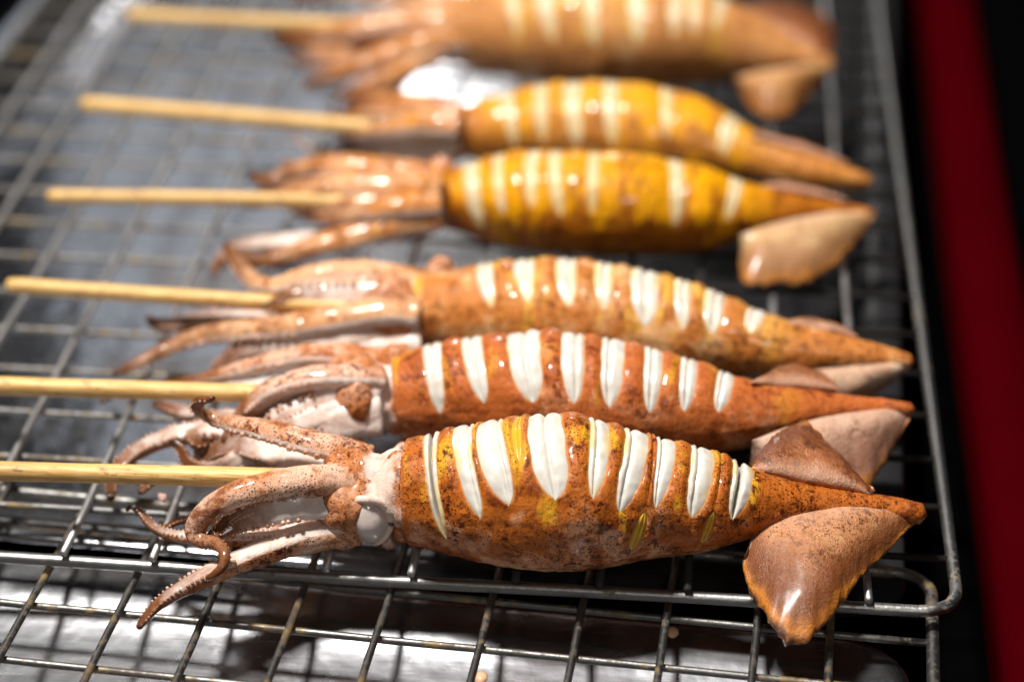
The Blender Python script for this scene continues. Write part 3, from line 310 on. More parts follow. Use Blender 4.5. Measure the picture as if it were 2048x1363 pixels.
def round_rect(x0, x1, y0, y1, r, n=10):
    pts = []
    for cx, cy, a0 in ((x1 - r, y0 + r, -90), (x1 - r, y1 - r, 0), (x0 + r, y1 - r, 90), (x0 + r, y0 + r, 180)):
        for k in range(n + 1):
            a = math.radians(a0 + 90 * k / n); pts.append((cx + r * math.cos(a), cy + r * math.sin(a)))
    return pts
def rot2(p, a, c=(0, 0)):
    x, y = p[0] - c[0], p[1] - c[1]; return (c[0] + x * math.cos(a) - y * math.sin(a), c[1] + x * math.sin(a) + y * math.cos(a))

def tray(name, box, rings, ang, mat, label, sub=10, dents=()):
    """rings: (inset from the outer edge, z, corner radius) from the outside in; the last ring is filled by a dented floor grid"""
    x0, x1, y0, y1 = box; c = ((x0 + x1) / 2, (y0 + y1) / 2)
    root = empty(name, (c[0], c[1], -45)); tag(root, label, 'tray')
    V = []; n = None
    for (i, z, r) in rings:
        pts = round_rect(x0 + i, x1 - i, y0 + i, y1 - i, max(r, .6), sub); n = len(pts)
        V += [(*rot2(p, ang, c), z) for p in pts]
    Fc = grid_faces(len(rings), n, True)
    mesh_obj('rim', V, Fc, mat, root, base=(c[0], c[1], -45))
    i, z, r = rings[-1]
    pts = round_rect(x0 + i, x1 - i, y0 + i, y1 - i, max(r, .6), sub)
    nx = 120; rows = []
    # floor: concentric shrink of the last ring keeps it watertight
    V = []; K = 46
    for k in range(K + 1):
        s = 1 - k / K * .999
        for p in pts:
            q = (c[0] + (p[0] - c[0]) * s, c[1] + (p[1] - c[1]) * s); q = rot2(q, ang, c)
            h = .5 * fbm((q[0], q[1], 0), .011, 4.2, 2) * min(1, k / 5)
            for (dx, dy, rad, amp) in dents:
                d2 = ((q[0] - dx) ** 2 + (q[1] - dy) ** 2) / rad ** 2
                h += amp * math.exp(-d2) if k else 0
            V.append((q[0], q[1], z + h))
    mesh_obj('floor_plate', V, grid_faces(K + 1, n, True), mat, root, base=(c[0], c[1], -45))
    return root
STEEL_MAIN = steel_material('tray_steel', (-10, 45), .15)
STEEL_FRONT = steel_material('front_tray_steel', None, .26, .72)
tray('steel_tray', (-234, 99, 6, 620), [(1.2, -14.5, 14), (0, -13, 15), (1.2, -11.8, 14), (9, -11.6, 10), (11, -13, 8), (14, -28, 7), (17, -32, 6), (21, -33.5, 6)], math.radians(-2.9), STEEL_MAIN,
     'long stainless steel tray lying under the rack that carries the squid')
tray('steel_tray', (-260, 78.5, -190, 4.5), [(1.2, -18.5, 15), (0, -17, 15), (1, -15.8, 15), (2.5, -15.3, 15), (4, -15.5, 14.5), (8, -16.2, 14), (11, -16.9, 13.5), (14, -17.9, 13), (17, -19.1, 12), (20, -20.0, 12), (25, -21.2, 11), (32, -22.7, 10), (42, -24.7, 9), (56, -27.0, 9), (72, -29.0, 8)], math.radians(-3.6), STEEL_FRONT,
     'bright stainless steel tray in front of the nearest squid, under the front rack')

# ------------------------------------------------------------------ racks
def wire_path(a, b, n=14, wob=.18, seed=0):
    a, b = np.array(a, float), np.array(b, float); out = []
    for k in range(n):
        p = a + (b - a) * k / (n - 1)
        out.append(p + np.array([mnoise.noise(Vector((seed * 3.1, k * .5, 1))), mnoise.noise(Vector((seed * 3.1, k * .5, 9))), .4 * mnoise.noise(Vector((seed * 3.1, k * .5, 5)))]) * wob)
    return out
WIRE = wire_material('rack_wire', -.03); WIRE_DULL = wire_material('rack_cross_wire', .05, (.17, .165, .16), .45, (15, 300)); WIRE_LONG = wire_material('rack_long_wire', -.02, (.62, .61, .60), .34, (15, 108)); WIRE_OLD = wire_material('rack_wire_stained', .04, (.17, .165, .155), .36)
def rack_main():
    base = (-60, 180, -4); root = empty('wire_rack', base)
    tag(root, 'silver wire grill rack that carries the six squid skewers', 'rack')
    pts = round_rect(-216, 93.5, -10.6, 480, 9, 10); pts.append(pts[0])
    path = []
    for i in range(len(pts) - 1):
        a, b = pts[i], pts[i + 1]; L = math.hypot(b[0] - a[0], b[1] - a[1]); m = max(1, int(L / 25))
        for k in range(m): path.append((a[0] + (b[0] - a[0]) * k / m, a[1] + (b[1] - a[1]) * k / m, -3.3 + .25 * math.sin(i * .7 + k)))
    path.append(path[0])
    v, f = tube(path, 1.45, 14, False); mesh_obj('frame', v, f, WIRE, root, base=base)
    xs = [-197.5, -177.3, -156.5, -136, -112.5, -91.5, -70.8, -50.6, -31, -7, 12.2, 32.2, 52.6, 73]
    for i, x in enumerate(xs):
        p = wire_path((x, -11.8, -.6), (x + .6, 480, -1.05), 30, .35, i)
        p[0][2] = -.2; p[1][2] = -1.0
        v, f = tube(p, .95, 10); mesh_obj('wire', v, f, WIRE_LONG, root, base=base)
    y = 9.6; i = 0
    while y < 470:
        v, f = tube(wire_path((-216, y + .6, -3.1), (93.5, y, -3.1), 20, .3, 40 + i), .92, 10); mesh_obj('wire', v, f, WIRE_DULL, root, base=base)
        y += 20.5; i += 1
rack_main()
def rack_front():
    base = (-40, -60, -9); root = empty('wire_rack', base); a = math.radians(-3.4); c = (0, 0)
    tag(root, 'grease-stained wire rack sticking out in front of the nearest squid', 'rack')
    pts = [rot2(p, a, c) for p in round_rect(-240, 88.6, -190, 15.8, 8, 10)]; pts.append(pts[0]); path = []
    for i in range(len(pts) - 1):
        p, q = pts[i], pts[i + 1]; L = math.hypot(q[0] - p[0], q[1] - p[1]); m = max(1, int(L / 25))
        for k in range(m): path.append((p[0] + (q[0] - p[0]) * k / m, p[1] + (q[1] - p[1]) * k / m, -9.0))
    path.append(path[0])
    v, f = tube(path, 1.5, 12, False); mesh_obj('frame', v, f, WIRE_OLD, root, base=base)
    for i, x in enumerate([-200, -179, -158.5, -137.5, -116.5, -95.4, -75.7, -55.7, -35.4, -11.8, 9.2, 28.6, 49, 65.6]):
        p = wire_path((*rot2((x, 16.5), a), -6.9), (*rot2((x, -190), a), -6.9), 20, .3, 80 + i)
        v, f = tube(p, .92, 10); mesh_obj('wire', v, f, WIRE_OLD, root, base=base)
    for i, y in enumerate([-9.8, -27.3, -47.2, -67, -87, -107, -127, -147, -167]):
        p = wire_path((*rot2((-240, y), a), -8.9), (*rot2((88.6, y), a), -8.9), 20, .35, 120 + i)
        v, f = tube(p, .92, 10); mesh_obj('wire', v, f, WIRE_OLD, root, base=base)
rack_front()

# ------------------------------------------------------------------ red edge on the right
def red_edge():
    t = NT('red_plastic'); c = t.coords(); n = t.noise(c, .02, 3)
    t.out(Base_Color=t.mix(n, (.046, .0002, .0018), (.030, .0001, .0011)), Roughness=.8, Specular_IOR_Level=.0)
    prof = []
    for k in range(13):
        a = math.radians(180 - 180 * k / 12); prof.append((11 * math.cos(a), -34 + 7 * math.sin(a)))
    prof = [(-11.5, -45.9)] + prof + [(11.5, -45.9)]
    V = []; ys = np.linspace(-320, 900, 30)
    for y in ys:
        xc = 122.5 + (y - 167) * .022
        for p in prof: V.append((xc + p[0] + .4 * math.sin(y * .02), y, p[1]))
    n_ = len(prof); Fc = grid_faces(len(ys), n_, False, flip=True); Fc.append(tuple(range(n_))); Fc.append(tuple(range((len(ys) - 1) * n_, len(ys) * n_))[::-1])
    o = mesh_obj('red_bar', V, Fc, t.m, base=(122, 200, -46))
    tag(o, 'blurred dark red rounded bar running along the right of the rack', 'bar')
red_edge()

# ------------------------------------------------------------------ squid builders
def frames(stations, n):
    C = catmull(stations, n); P, R = C[:, :3], np.maximum(C[:, 3], .3)
    T = np.gradient(P, axis=0); T /= np.linalg.norm(T, axis=1)[:, None]
    seg = np.r_[0, np.cumsum(np.linalg.norm(np.diff(P, axis=0), axis=1))]
    return P, R, T, seg

def build_mantle(root, base, d, skin, flesh, seed, nphi=170, res=1.0, yellow=None):
    P, R, T, seg = frames(d['stations'], 160); L = seg[-1]; cuts = d['cuts']; rnd = random.Random(seed)
    spec = []
    for ci, (ut, ub, ph1, w, hole, p00, qc0) in enumerate(cuts):
        ph0 = math.radians(-64 + rnd.uniform(-8, 8)) if p00 is None else math.radians(p00); spec.append(dict(ut=ut, ub=ub, p0=ph0, p1=math.radians(ph1 + 2), w=w * .5, hole=hole, qc=(rnd.uniform(-.4, .4) if qc0 is None else qc0), D=min(.95, .4 + w * .08) + (3.5 if hole in (1, 2) else 0), wig=rnd.uniform(0, 6)))
    phis = np.linspace(-math.pi, math.pi, nphi + 1)
    # denser rows through the scored side
    ns = max(5, int(9 * res)); nf = 2 * max(6, int(11 * res)) + 1
    def cut_u(s, ph):
        pt = math.radians(-15); t = (ph - pt) / (s['p1'] - pt); t = max(-.6, min(1.0, t))
        return s['ut'] + (s['ub'] - s['ut']) * (t ** 1.4 if t > 0 else t * .5)
    def cut_h(s, ph):
        m = (s['p0'] + s['p1']) / 2; hw = (s['p1'] - s['p0']) / 2; tau = (ph - m) / hw
        if abs(tau) >= 1: return 0.0
        k = 1 - abs(tau) ** 4.0
        return s['w'] * .92 * (k ** .66) * (1 + .10 * mnoise.noise(Vector((ph * 3.2, s['wig'], 0))) + .03 * mnoise.noise(Vector((ph * 11, s['wig'], 4))))
    def surf(u, ph, r_add):
        i = np.interp(u, seg, np.arange(len(seg))); i0 = int(min(i, len(seg) - 2)); f = i - i0
        p = P[i0] * (1 - f) + P[i0 + 1] * f; r = R[i0] * (1 - f) + R[i0 + 1] * f; t = T[i0] * (1 - f) + T[i0 + 1] * f
        side = np.array([t[1], -t[0], 0.]); side /= np.linalg.norm(side); upv = np.cross(t, side); upv /= np.linalg.norm(upv)
        if upv[2] < 0: upv = -upv
        dirv = math.cos(ph) * upv + math.sin(ph) * side
        sp = p + dirv * r
        r2 = r + r_add + r * .045 * fbm(sp, .055, seed, 2) + .22 * fbm(sp, .35, seed + 3, 2)
        # belly flattens where it lies on the wires
        q = p + dirv * r2
        return q
    ncol = None; SV = []; lipA = []; dorA = []; frA = []
    FV = [[] for _ in spec]; Fl = [[] for _ in spec]; act = np.zeros((len(phis), len(spec)), bool)
    for ri, ph in enumerate(phis):
        edges = []
        for k, s in enumerate(spec):
            h = cut_h(s, ph); u = cut_u(s, ph); act[ri, k] = h > 0; edges.append((u - h, u + h, h, u))
        row = []; bounds = [(0.0, 0, None)]
        segs = []; prev = 0.0; ph_prev = 0.0
        for k, e in enumerate(edges):
            segs.append((prev, e[0], ph_prev, e[2], spec[k - 1]['w'] if k else 1, spec[k]['w'])); prev = e[1]; ph_prev = e[2]
        segs.append((prev, L, ph_prev, 0.0, spec[-1]['w'], 1))
        for si, (a, b, ha, hb, wa, wb) in enumerate(segs):
            m = ns if si < len(segs) - 1 else ns * 5
            for j in range(m + 1):
                f = j / m; 
                if si < len(segs) - 1: f = .5 - .5 * math.cos(math.pi * f) if si else f
                u = a + (b - a) * f
                la = (u - a) if ha > 0 else 9; lb = (b - u) if hb > 0 else 9
                drop = .35 * min(1, ha / wa) * math.exp(-la / .6) if ha > 0 else 0
                drop += .35 * min(1, hb / wb) * math.exp(-lb / .6) if hb > 0 else 0
                bul = .0
                if ha > 0 or hb > 0: bul = .55 * min(1, max(ha / wa, hb / wb)) * math.sin(math.pi * min(max(f, 0), 1)) if 0 < si < len(segs) - 1 else 0
                SV.append(surf(u, ph, bul - drop)); lipA.append(min(la, lb, 9)); dorA.append(math.cos(ph - .2)); frA.append(min(1, max(0, (.80 - u / L) / .12)))
        ncol = len(SV) // (ri + 1)
        for k, s in enumerate(spec):
            h = edges[k][2]; u0 = edges[k][3]
            hf = min(1, h / s['w']) if h > 0 else 0
            for j in range(nf):
                qc = s['qc']; m = nf // 2          # columns are laid so that one runs along the crease
                p = (j / m if j <= m else (nf - 1 - j) / m) ** .85
                q = -1 + (1 + qc) * p if j <= m else 1 - (1 - qc) * p
                dep = .35 * hf * (1 - p) ** 2 - .14 * hf * math.sin(math.pi * p) + s['D'] * hf ** .7 * p ** 6
                FV[k].append(surf(u0 + q * h, ph, -dep)); Fl[k].append((1 - abs(q)) * h)
    faces = []
    starts = []; o = 0
    nseg = len(spec) + 1
    for si in range(nseg):
        m = ns if si < nseg - 1 else ns * 5; starts.append((o, m)); o += m + 1
    for ri in range(len(phis) - 1):
        for (o, m) in starts:
            for j in range(m):
                a = ri * ncol + o + j; faces.append((a, a + 1, a + 1 + ncol, a + ncol))
    # rolled collar and tail tip
    V = list(SV); lipA = list(lipA); dorA = list(dorA)
    p0, t0 = P[0], T[0]; prev = [ri * ncol for ri in range(len(phis))]
    for (dx, k) in ((-.9, .985), (-1.2, .95), (-.7, .90), (1.5, .86), (7, .82)):
        cur = []
        for ri in range(len(phis)):
            v = SV[ri * ncol]; w = p0 + (v - p0) * k + t0 * dx; V.append(w); cur.append(len(V) - 1); lipA.append(.35 if k < .96 else .8); dorA.append(0); frA.append(1)
        for ri in range(len(phis) - 1): faces.append((cur[ri], prev[ri], prev[ri + 1], cur[ri + 1]))
        prev = cur
    tipc = len(V); V.append(P[-1] + T[-1] * 1.6); lipA.append(9); dorA.append(1); frA.append(0)
    for ri in range(len(phis) - 1): faces.append((ri * ncol + ncol - 1, tipc, (ri + 1) * ncol + ncol - 1))
    mantle = mesh_obj('mantle', V, faces, skin, root, dict(lip=lipA, dorsal=dorA, front=frA), base=base, merge=2e-6)
    for k, s in enumerate(spec):
        fc = []
        for ri in range(len(phis) - 1):
            if act[ri, k] or act[ri + 1, k]:
                for j in range(nf - 1):
                    a = ri * nf + j; fc.append((a, a + 1, a + 1 + nf, a + nf))
        used = sorted({i for f in fc for i in f}); mp = {g: i for i, g in enumerate(used)}
        o = mesh_obj('cut', [FV[k][g] for g in used], [tuple(mp[i] for i in f) for f in fc], yellow if s['hole'] == 3 else flesh, mantle, dict(lip=[Fl[k][g] for g in used]), base=base, merge=2e-6)
    return mantle

def build_arm(root, base, inner, pts, mat, smat, seed, suckers=True, seg=18, s0=.42):
    L = sum(math.dist(pts[i][:3], pts[i + 1][:3]) for i in range(len(pts) - 1))
    n = int(max(24, L * .9)); C = catmull(pts, n); P = C[:, :3]; R = np.maximum(C[:, 3] * (.96 - .12 * np.linspace(0, 1, n)), .32)
    T = np.gradient(P, axis=0); T /= np.linalg.norm(T, axis=1)[:, None]; iv = np.array(inner, float)
    V = []; ia = []; ta = []; da = []; F_ = []; Is = []; Bs = []; last = None
    for i in range(n):
        I = iv - T[i] * (iv @ T[i])
        if last is not None: I = .55 * I + .6 * (last - T[i] * (last @ T[i]))
        I /= max(np.linalg.norm(I), 1e-6); last = I; B = np.cross(T[i], I); Is.append(I); Bs.append(B)
        r = R[i] * (1 + .07 * fbm(P[i], .16, seed, 2)); f = i / (n - 1)
        for k in range(seg):
            a = 2 * math.pi * k / seg; ca, sa = math.cos(a), math.sin(a)
            if ca > 0: px = .62 * ca - .16 * max(0, ca) ** 6
            else: px = 1.0 * ca
            py = 1.02 * math.copysign(abs(sa) ** .85, sa)
            rr = r * (1 + .07 * mnoise.noise(Vector((i * .35, k * .8, seed))) + .05 * mnoise.noise(Vector((i * 1.1, k * 1.3, seed + 7))))
            V.append(P[i] + rr * (px * I + py * B)); ia.append(max(0, ca + .42 * abs(sa))); ta.append(f); da.append(-.35)
    Fc = grid_faces(n, seg, True); Fc.append(tuple(range(seg))[::-1]); Fc.append(tuple(range((n - 1) * seg, n * seg)))
    arm = mesh_obj('arm', V, Fc, mat, root, dict(inner=ia, tip=ta, dorsal=da, front=[1] * len(V)), base=base)
    if suckers:
        SV, SF = [], []; rnd = random.Random(seed); s = L * s0
        cum = np.r_[0, np.cumsum(np.linalg.norm(np.diff(P, axis=0), axis=1))]
        while s < L * .985:
            i = int(np.interp(s, cum, np.arange(n))); r = R[i]
            for sd in (-1, 1):
                cpos = P[i] + r * (.34 * Is[i] + sd * .90 * Bs[i]); nd = .45 * Is[i] + sd * .9 * Bs[i]; nd /= np.linalg.norm(nd)
                sr = max(.26, r * .19) * rnd.uniform(.7, 1.2); off = len(SV)
                e1 = np.cross(nd, T[i]); e1 /= np.linalg.norm(e1); e2 = np.cross(nd, e1)
                for (h, q) in ((-.4, .8), (.5, .95), (1.0, .75), (.85, .3)):
                    for k in range(7):
                        a = 2 * math.pi * k / 7; SV.append(cpos + sr * (h * nd + q * (math.cos(a) * e1 + math.sin(a) * e2)))
                SF += grid_faces(4, 7, True, off); SF.append(tuple(range(off + 21, off + 28)))
            s += max(.95, r * .52) * rnd.uniform(.8, 1.25)
        o = mesh_obj('suckers', SV, SF, smat, arm, base=base); o['kind'] = 'stuff'
    return arm

def build_fin(root, base, inner, outer, bulge, mat, seed, thick=1.5, nt=70, nsx=26):
    A = catmull([list(p) + [0] for p in inner], nt)[:, :3]; B = catmull([list(p) + [0] for p in outer], nt)[:, :3]
    G = np.zeros((nsx, nt, 3))
    for i in range(nsx):
        s = i / (nsx - 1)
        for j in range(nt):
            p = A[j] * (1 - s) + B[j] * s
            G[i, j] = p + (B[j] - A[j]) * (s ** 3 * (.05 * mnoise.noise(Vector((j * .35, seed, 8))) + .05 * mnoise.noise(Vector((j * .9, seed, 2)))))
    du = np.gradient(G, axis=0); dv = np.gradient(G, axis=1); N = np.cross(dv, du); ln = np.linalg.norm(N, axis=2, keepdims=True); N = N / np.maximum(ln, 1e-6)
    mn = N.mean(axis=(0, 1)); mn /= np.linalg.norm(mn)
    if mn[2] < 0: mn = -mn
    V = []; ed = []; top = {}
    for sgn in (1, -1):
        for i in range(nsx):
            s = i / (nsx - 1)
            for j in range(nt):
                tt = j / (nt - 1); w = math.sin(math.pi * s ** .72) ** .8 * math.sin(math.pi * min(1, tt * 1.02)) ** .6
                p = G[i, j] + mn * bulge * w
                p = p + mn * (2.0 * fbm(p, .05, seed, 2) * s + .35 * fbm(p, .16, seed + 5, 2)) * math.sin(math.pi * min(max(tt, .02), .98)) ** .5
                e = max(s, 0.0); edge_soft = (1 - s * .72)
                endt = min(1, 4 * tt + .15, 4 * (1 - tt) + .15)
                h = thick * .5 * edge_soft * endt
                # frilled rim
                fr = s ** 5 * (1.3 * mnoise.noise(Vector((tt * 8, seed, 0))) + .8 * mnoise.noise(Vector((tt * 23, seed, 3))))
                V.append(p + mn * (sgn * h + fr)); ed.append(max(s, .0 if tt < .9 else s))
    nn = nsx * nt
    Fc = grid_faces(nsx, nt, False, 0) + grid_faces(nsx, nt, False, nn, True)
    ring = [(0, j) for j in range(nt)] + [(i, nt - 1) for i in range(1, nsx)] + [(nsx - 1, j) for j in range(nt - 2, -1, -1)] + [(i, 0) for i in range(nsx - 2, 0, -1)]
    idx = [i * nt + j for i, j in ring]
    for k in range(len(idx)):
        a, b = idx[k], idx[(k + 1) % len(idx)]; Fc.append((b, a, a + nn, b + nn))
    o = mesh_obj('fin', V, Fc, mat, root, dict(edge=ed, dorsal=[0.2] * len(V), lip=[9] * len(V), front=[1] * len(V)), base=base)
    bm = bmesh.new(); bm.from_mesh(o.data); bmesh.ops.recalc_face_normals(bm, faces=bm.faces); bm.to_mesh(o.data); bm.free()
    return o

def build_blob(name, root, base, c, rad, mat, seed, amp=.06, tilt=0.0, nu=26, nv=18, attrs=None):
    V = []
    for i in range(nv + 1):
        th = math.pi * i / nv
        for j in range(nu):
            a = 2 * math.pi * j / nu
            q = np.array([math.sin(th) * math.cos(a), math.sin(th) * math.sin(a), math.cos(th)])
            q = q * (1 + amp * fbm(q * 10, .12, seed, 2) * 2) * np.array(rad)
            x, z = q[0] * math.cos(tilt) - q[2] * math.sin(tilt), q[0] * math.sin(tilt) + q[2] * math.cos(tilt)
            V.append(np.array(c) + np.array([x, q[1], z]))
    at = {k: [v] * len(V) for k, v in (attrs or {}).items()}
    return mesh_obj(name, V, grid_faces(nv + 1, nu, True, flip=True), mat, root, at, base=base)

def build_head(root, base, d, mat, seed):
    cx = np.array(d['crown'][:3]); cr = d['crown'][3]; col = np.array(d['stations'][0][:3]); rc = d['stations'][0][3]
    ax = col - cx; ln = np.linalg.norm(ax); t = ax / ln
    st = [(-9, .18 * cr, 1), (-8, .42 * cr, 1), (-6, .66 * cr, 1), (-3, .84 * cr, 1), (0, .96 * cr, 1), (2.5, .97 * cr, 1), (4.0, .90 * cr, .85), (5.5, .80 * cr, .4), (ln * .5, .72 * cr, .15), (ln * .72, .72 * rc, .3), (ln - 2.5, .82 * rc, .62), (ln + 1, .84 * rc, .7), (ln + 7, .7 * rc, .4)]
    n = 44; xs = [s[0] for s in st]; V = []; ca = []; dx = np.linspace(xs[0], xs[-1], n); seg = 40
    for i, x in enumerate(dx):
        r = np.interp(x, xs, [s[1] for s in st]); k = np.interp(x, xs, [s[2] for s in st]); p = cx + t * x
        side = np.array([t[1], -t[0], 0.]); side /= np.linalg.norm(side); upv = np.cross(side, t); upv = upv if upv[2] > 0 else -upv
        for j in range(seg):
            a = 2 * math.pi * j / seg; dr = math.cos(a) * upv + math.sin(a) * side
            q = p + dr * r; rr = r * (1 + .20 * fbm(q, .11, seed, 2) + .08 * fbm(q, .35, seed, 3))
            V.append(p + dr * rr); ca.append(k)
    Fc = grid_faces(n, seg, True, flip=True); Fc.append(tuple(range(seg)))
    return mesh_obj('head', V, Fc, mat, root, dict(crown=ca, dorsal=[.3] * len(V), lip=[9] * len(V)), base=base)

def build_lid(root, base, c, rad, mat, seed):
    """fleshy fold arching over the eye"""
    path = []; ws = []; n = 26
    for i in range(n):
        f = i / (n - 1); a = math.radians(-75 + 235 * f)
        path.append(np.array(c) + np.array([1.08 * rad[0] * math.cos(a), -rad[1] * .50 + .35 * rad[1] * abs(math.cos(a)), 1.04 * rad[2] * math.sin(a)]))
        ws.append((.25 + .85 * math.sin(math.pi * f) ** .6) * (1 + .25 * mnoise.noise(Vector((f * 5, seed, 0)))))
    V, Fc = tube(path, ws, 12)
    return mesh_obj('eyelid', V, Fc, mat, root, dict(crown=[.15] * len(V), dorsal=[.2] * len(V), lip=[9] * len(V)), base=base)

# pale, mid, dark, yellow, yellow amount, char, dots, dot scale, streak
LOOK = [
    dict(sh=-.015, pale=(.74, .37, .20), mid=(.43, .112, .013), dark=(.11, .013, .002), yellow=(.66, .32, .02), ya=.06, ch=.095, dots=1.0, ds=1.0, st=.0),
    dict(sh=-.03, pale=(.64, .28, .13), mid=(.47, .122, .026), dark=(.18, .028, .006), yellow=(.62, .28, .02), ya=.02, ch=.075, dots=.7, ds=1.2, st=.1),
    dict(sh=-.075, pale=(.72, .42, .19), mid=(.52, .18, .035), dark=(.20, .042, .007), yellow=(.68, .36, .05), ya=.08, ch=.11, dots=.6, ds=1.0, st=.0),
    dict(pale=(.44, .17, .025), mid=(.44, .135, .006), dark=(.15, .032, .003), yellow=(.80, .35, .0), ya=.20, ch=.05, dots=.3, ds=1.0, st=.75),
    dict(pale=(.62, .30, .09), mid=(.50, .19, .03), dark=(.24, .07, .012), yellow=(.78, .34, .002), ya=.16, ch=.0, dots=.2, ds=1.0, st=.6),
    dict(pale=(.68, .40, .18), mid=(.54, .23, .07), dark=(.24, .08, .02), yellow=(.62, .31, .05), ya=.10, ch=.0, dots=.1, ds=1.0, st=.3)]
FIN_PALE = [(.56, .28, .13), (.66, .48, .38), (.68, .52, .38), (.70, .52, .28), (.62, .40, .20), (.58, .34, .12)]
SQ_LABEL = [
    'grilled squid nearest the camera, dark dotted skin with nine white cuts',
    'reddish grilled squid second from the front, eight smooth white cuts in its back',
    'pale orange grilled squid third from the front, tan speckled skin with eight short cuts',
    'deep yellow grilled squid fourth from the front, its big pale fin curled over black',
    'amber grilled squid second from the back, half hidden behind the deep yellow one',
    'blurred orange grilled squid farthest back, cut off by the top of the picture']
SK_LABEL = [
    'bamboo skewer in the nearest squid, lowest of those crossing the left edge',
    'bamboo skewer in the second squid from the front, running past the left edge',
    'bamboo skewer of the third squid, its blunt end just inside the left edge',
    'thin bamboo skewer in the deep yellow squid fourth from the front',
    'thick pale bamboo skewer in the amber squid second from the back',
    'blurred brown bamboo skewer of the farthest squid at the top']
YELLOW_FLESH = plain_flesh('stained_flesh', (.70, .40, .03), .3, .2)
EYE = plain_flesh('eye_membrane', (.68, .58, .53), .16, .5)
SUCK = sucker_material()
for k, d in enumerate(SQUID_DATA):
    base = d['base']; lk = LOOK[k]; root = empty('grilled_squid', base)
    tag(root, SQ_LABEL[k], 'squid', 'grilled squid laid across the wire rack')
    mk = lambda role, **kw: skin_material('squid_%s_skin' % role, k * 1.37 + .6, *[kw.get(q, lk[q]) for q in ('pale', 'mid', 'dark', 'yellow')], kw.get('ya', lk['ya']), kw.get('ch', lk['ch']), kw.get('dots', lk['dots']), lk['ds'], kw.get('st', lk['st']), kw.get('gl', .36), role, kw.get('sh', lk.get('sh', 0.0)))
    mt = mk('mantle'); fl = flesh_material('squid_flesh', k * 2.1, (.02, -.08, .10, .22, .24, .2)[k], (0, 0, .1, .5, .55, .45)[k])
    arm_m = mk('arm', pale=(.70, .43, .30) if k < 2 else (.68, .38, .20), mid=(.52, .19, .06) if k < 2 else (.52, .19, .04), ya=lk['ya'] - .06, st=0, gl=.34)
    head_m = mk('head', pale=(.62, .33, .20), mid=(.50, .18, .06), ya=-.05, st=0, gl=.2)
    pf = FIN_PALE[k]
    fin_m = mk('fin', pale=pf, mid=[pf[0] * .86, pf[1] * .72, pf[2] * .62], dark=([pf[0] * .5, pf[1] * .30, pf[2] * .22] if k else (.16, .045, .011)), ya=-.1 if k < 3 else .05, ch=-.02, st=0, gl=.30)
    far_m = mk('fin', pale=(.46, .20, .09), mid=(.33, .11, .035), dark=(.13, .035, .012), ya=-.1, ch=.0, st=0, gl=.22)
    near = k < 3
    build_mantle(root, base, d, mt, fl, 3.1 + k * 5.3, 190 if k == 0 else (150 if near else 110), 1.0 if k < 2 else .7, YELLOW_FLESH)
    build_head(root, base, d, head_m, k + 2.2)
    for i, (iv, pts) in enumerate(d['arms']):
        build_arm(root, base, iv, pts, arm_m, SUCK, k * 10 + i + .5, near, 20 if near else 14, (.22, .30, .45, .55, .3, .3, .3, .3, .3)[i] if k == 0 else .4)
    for i, (a, b, bl) in enumerate(d['fins']):
        build_fin(root, base, a, b, bl, far_m if i else fin_m, k * 3 + i + .3)
    for e in d['eyes']:
        eo = build_blob('eye', root, base, e[:3], e[3:], EYE, k, .05, .12)
        build_lid(eo, base, e[:3], e[3:], head_m, k + 1.5)
    for e in d['folds']:
        build_blob('skin_fold', root, base, e[:3], e[3:], head_m, k + 4, .10, -.2, attrs=dict(crown=.8, dorsal=.3, lip=9))

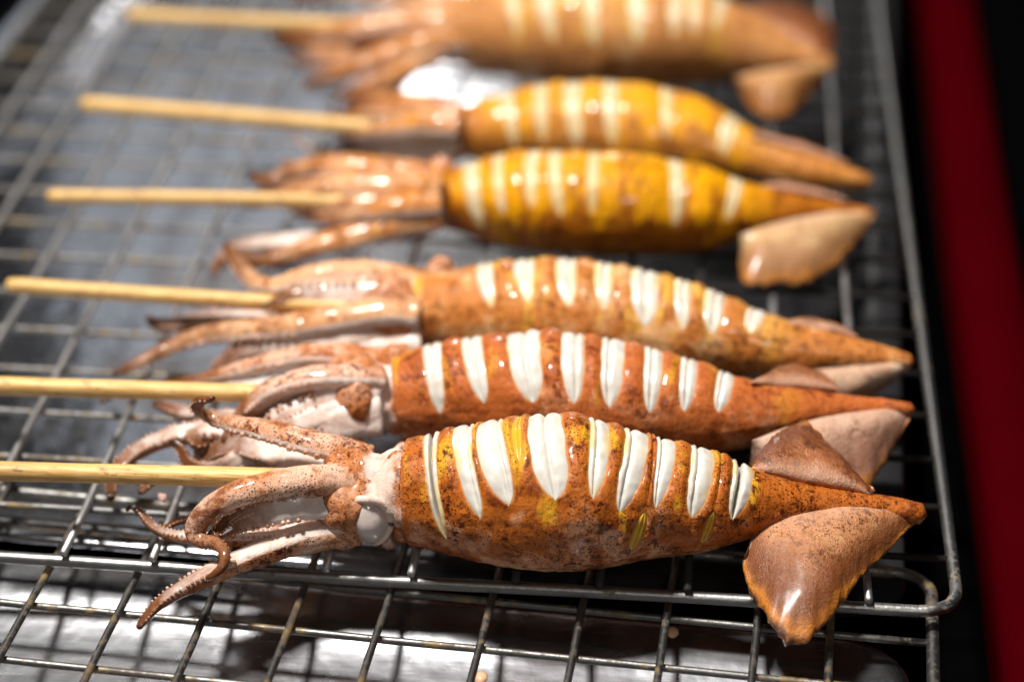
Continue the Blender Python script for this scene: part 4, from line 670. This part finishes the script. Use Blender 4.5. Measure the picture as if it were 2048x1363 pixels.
def build_skewer(k, d):
    a, b, th = np.array(d['skewer'][0]), np.array(d['skewer'][1]), d['skewer'][2]
    u = (b - a) / np.linalg.norm(b - a); b2 = b + u * (3 if k == 4 else 14); n = 40; V = []; m = 16
    s = np.cross(u, (0, 0, 1.)); s /= np.linalg.norm(s); w = np.cross(s, u)
    for i in range(n):
        f = i / (n - 1); p = a + (b2 - a) * f + (s * math.sin(f * 3 + k) + w * math.sin(f * 2.3 + 2 * k)) * .35
        r = th / 2 * (1 + .04 * mnoise.noise(Vector((f * 6, k, 0))))
        if i == 0: r *= .90
        for j in range(m):
            an = 2 * math.pi * j / m; q = (abs(math.cos(an)) ** 3 + abs(math.sin(an)) ** 3) ** (-1 / 3)
            V.append(p + r * q * .95 * (math.cos(an) * s + math.sin(an) * w))
    V = [a - u * .5 + (v - a) * .82 for v in V[:m]] + V; n += 1
    Fc = grid_faces(n, m, True); Fc.append(tuple(range(m))[::-1]); Fc.append(tuple(range((n - 1) * m, n * m)))
    o = mesh_obj('bamboo_skewer', V, Fc, bamboo_material(k + 1), base=a)
    tag(o, SK_LABEL[k], 'skewer', 'bamboo skewers holding the squid')
for k, d in enumerate(SQUID_DATA): build_skewer(k, d)

# ------------------------------------------------------------------ droplets and crumbs
t = NT('oil_drop'); t.out(Base_Color=(.75, .42, .25), Roughness=.06, Coat_Weight=1.0, Coat_Roughness=.03); OIL = t.m; flesh_sss(t, .3)
CRUMB = plain_flesh('squid_crumb', (.66, .42, .34), .3, .4)
DROP_LABEL = ['amber oil droplet on the front tray below the nearest squid\'s tail', 'oil droplet at the bottom edge on the bright front tray']
for i, p in enumerate(DROPS):
    V = []; m = 16
    for (h, q) in ((0, 1.0), (.35, .97), (.65, .8), (.85, .5), (.92, .2)):
        for k in range(m): V.append((p[0] + p[3] * q * math.cos(2 * math.pi * k / m) * (1 + .08 * math.sin(3 * k)), p[1] + p[3] * q * 1.25 * math.sin(2 * math.pi * k / m), p[2] - .5 + h * p[3] * .9))
    o = mesh_obj('oil_droplet', V, grid_faces(5, m, True) + [tuple(range(4 * m, 5 * m))], OIL, base=p[:3]); tag(o, DROP_LABEL[i], 'droplet', 'oil droplets on the front tray')
CRUMB_LABEL = ['pale pink squid crumb under the collar of the nearest squid', 'tiny pink squid crumb on a wire below the nearest skewer']
for i, p in enumerate(CRUMBS):
    o = build_blob('squid_crumb', None, p[:3], p[:3], (p[3], p[3] * .8, p[3] * 1.15), CRUMB, i + 3, .25, .4, 12, 9); tag(o, CRUMB_LABEL[i], 'crumb')
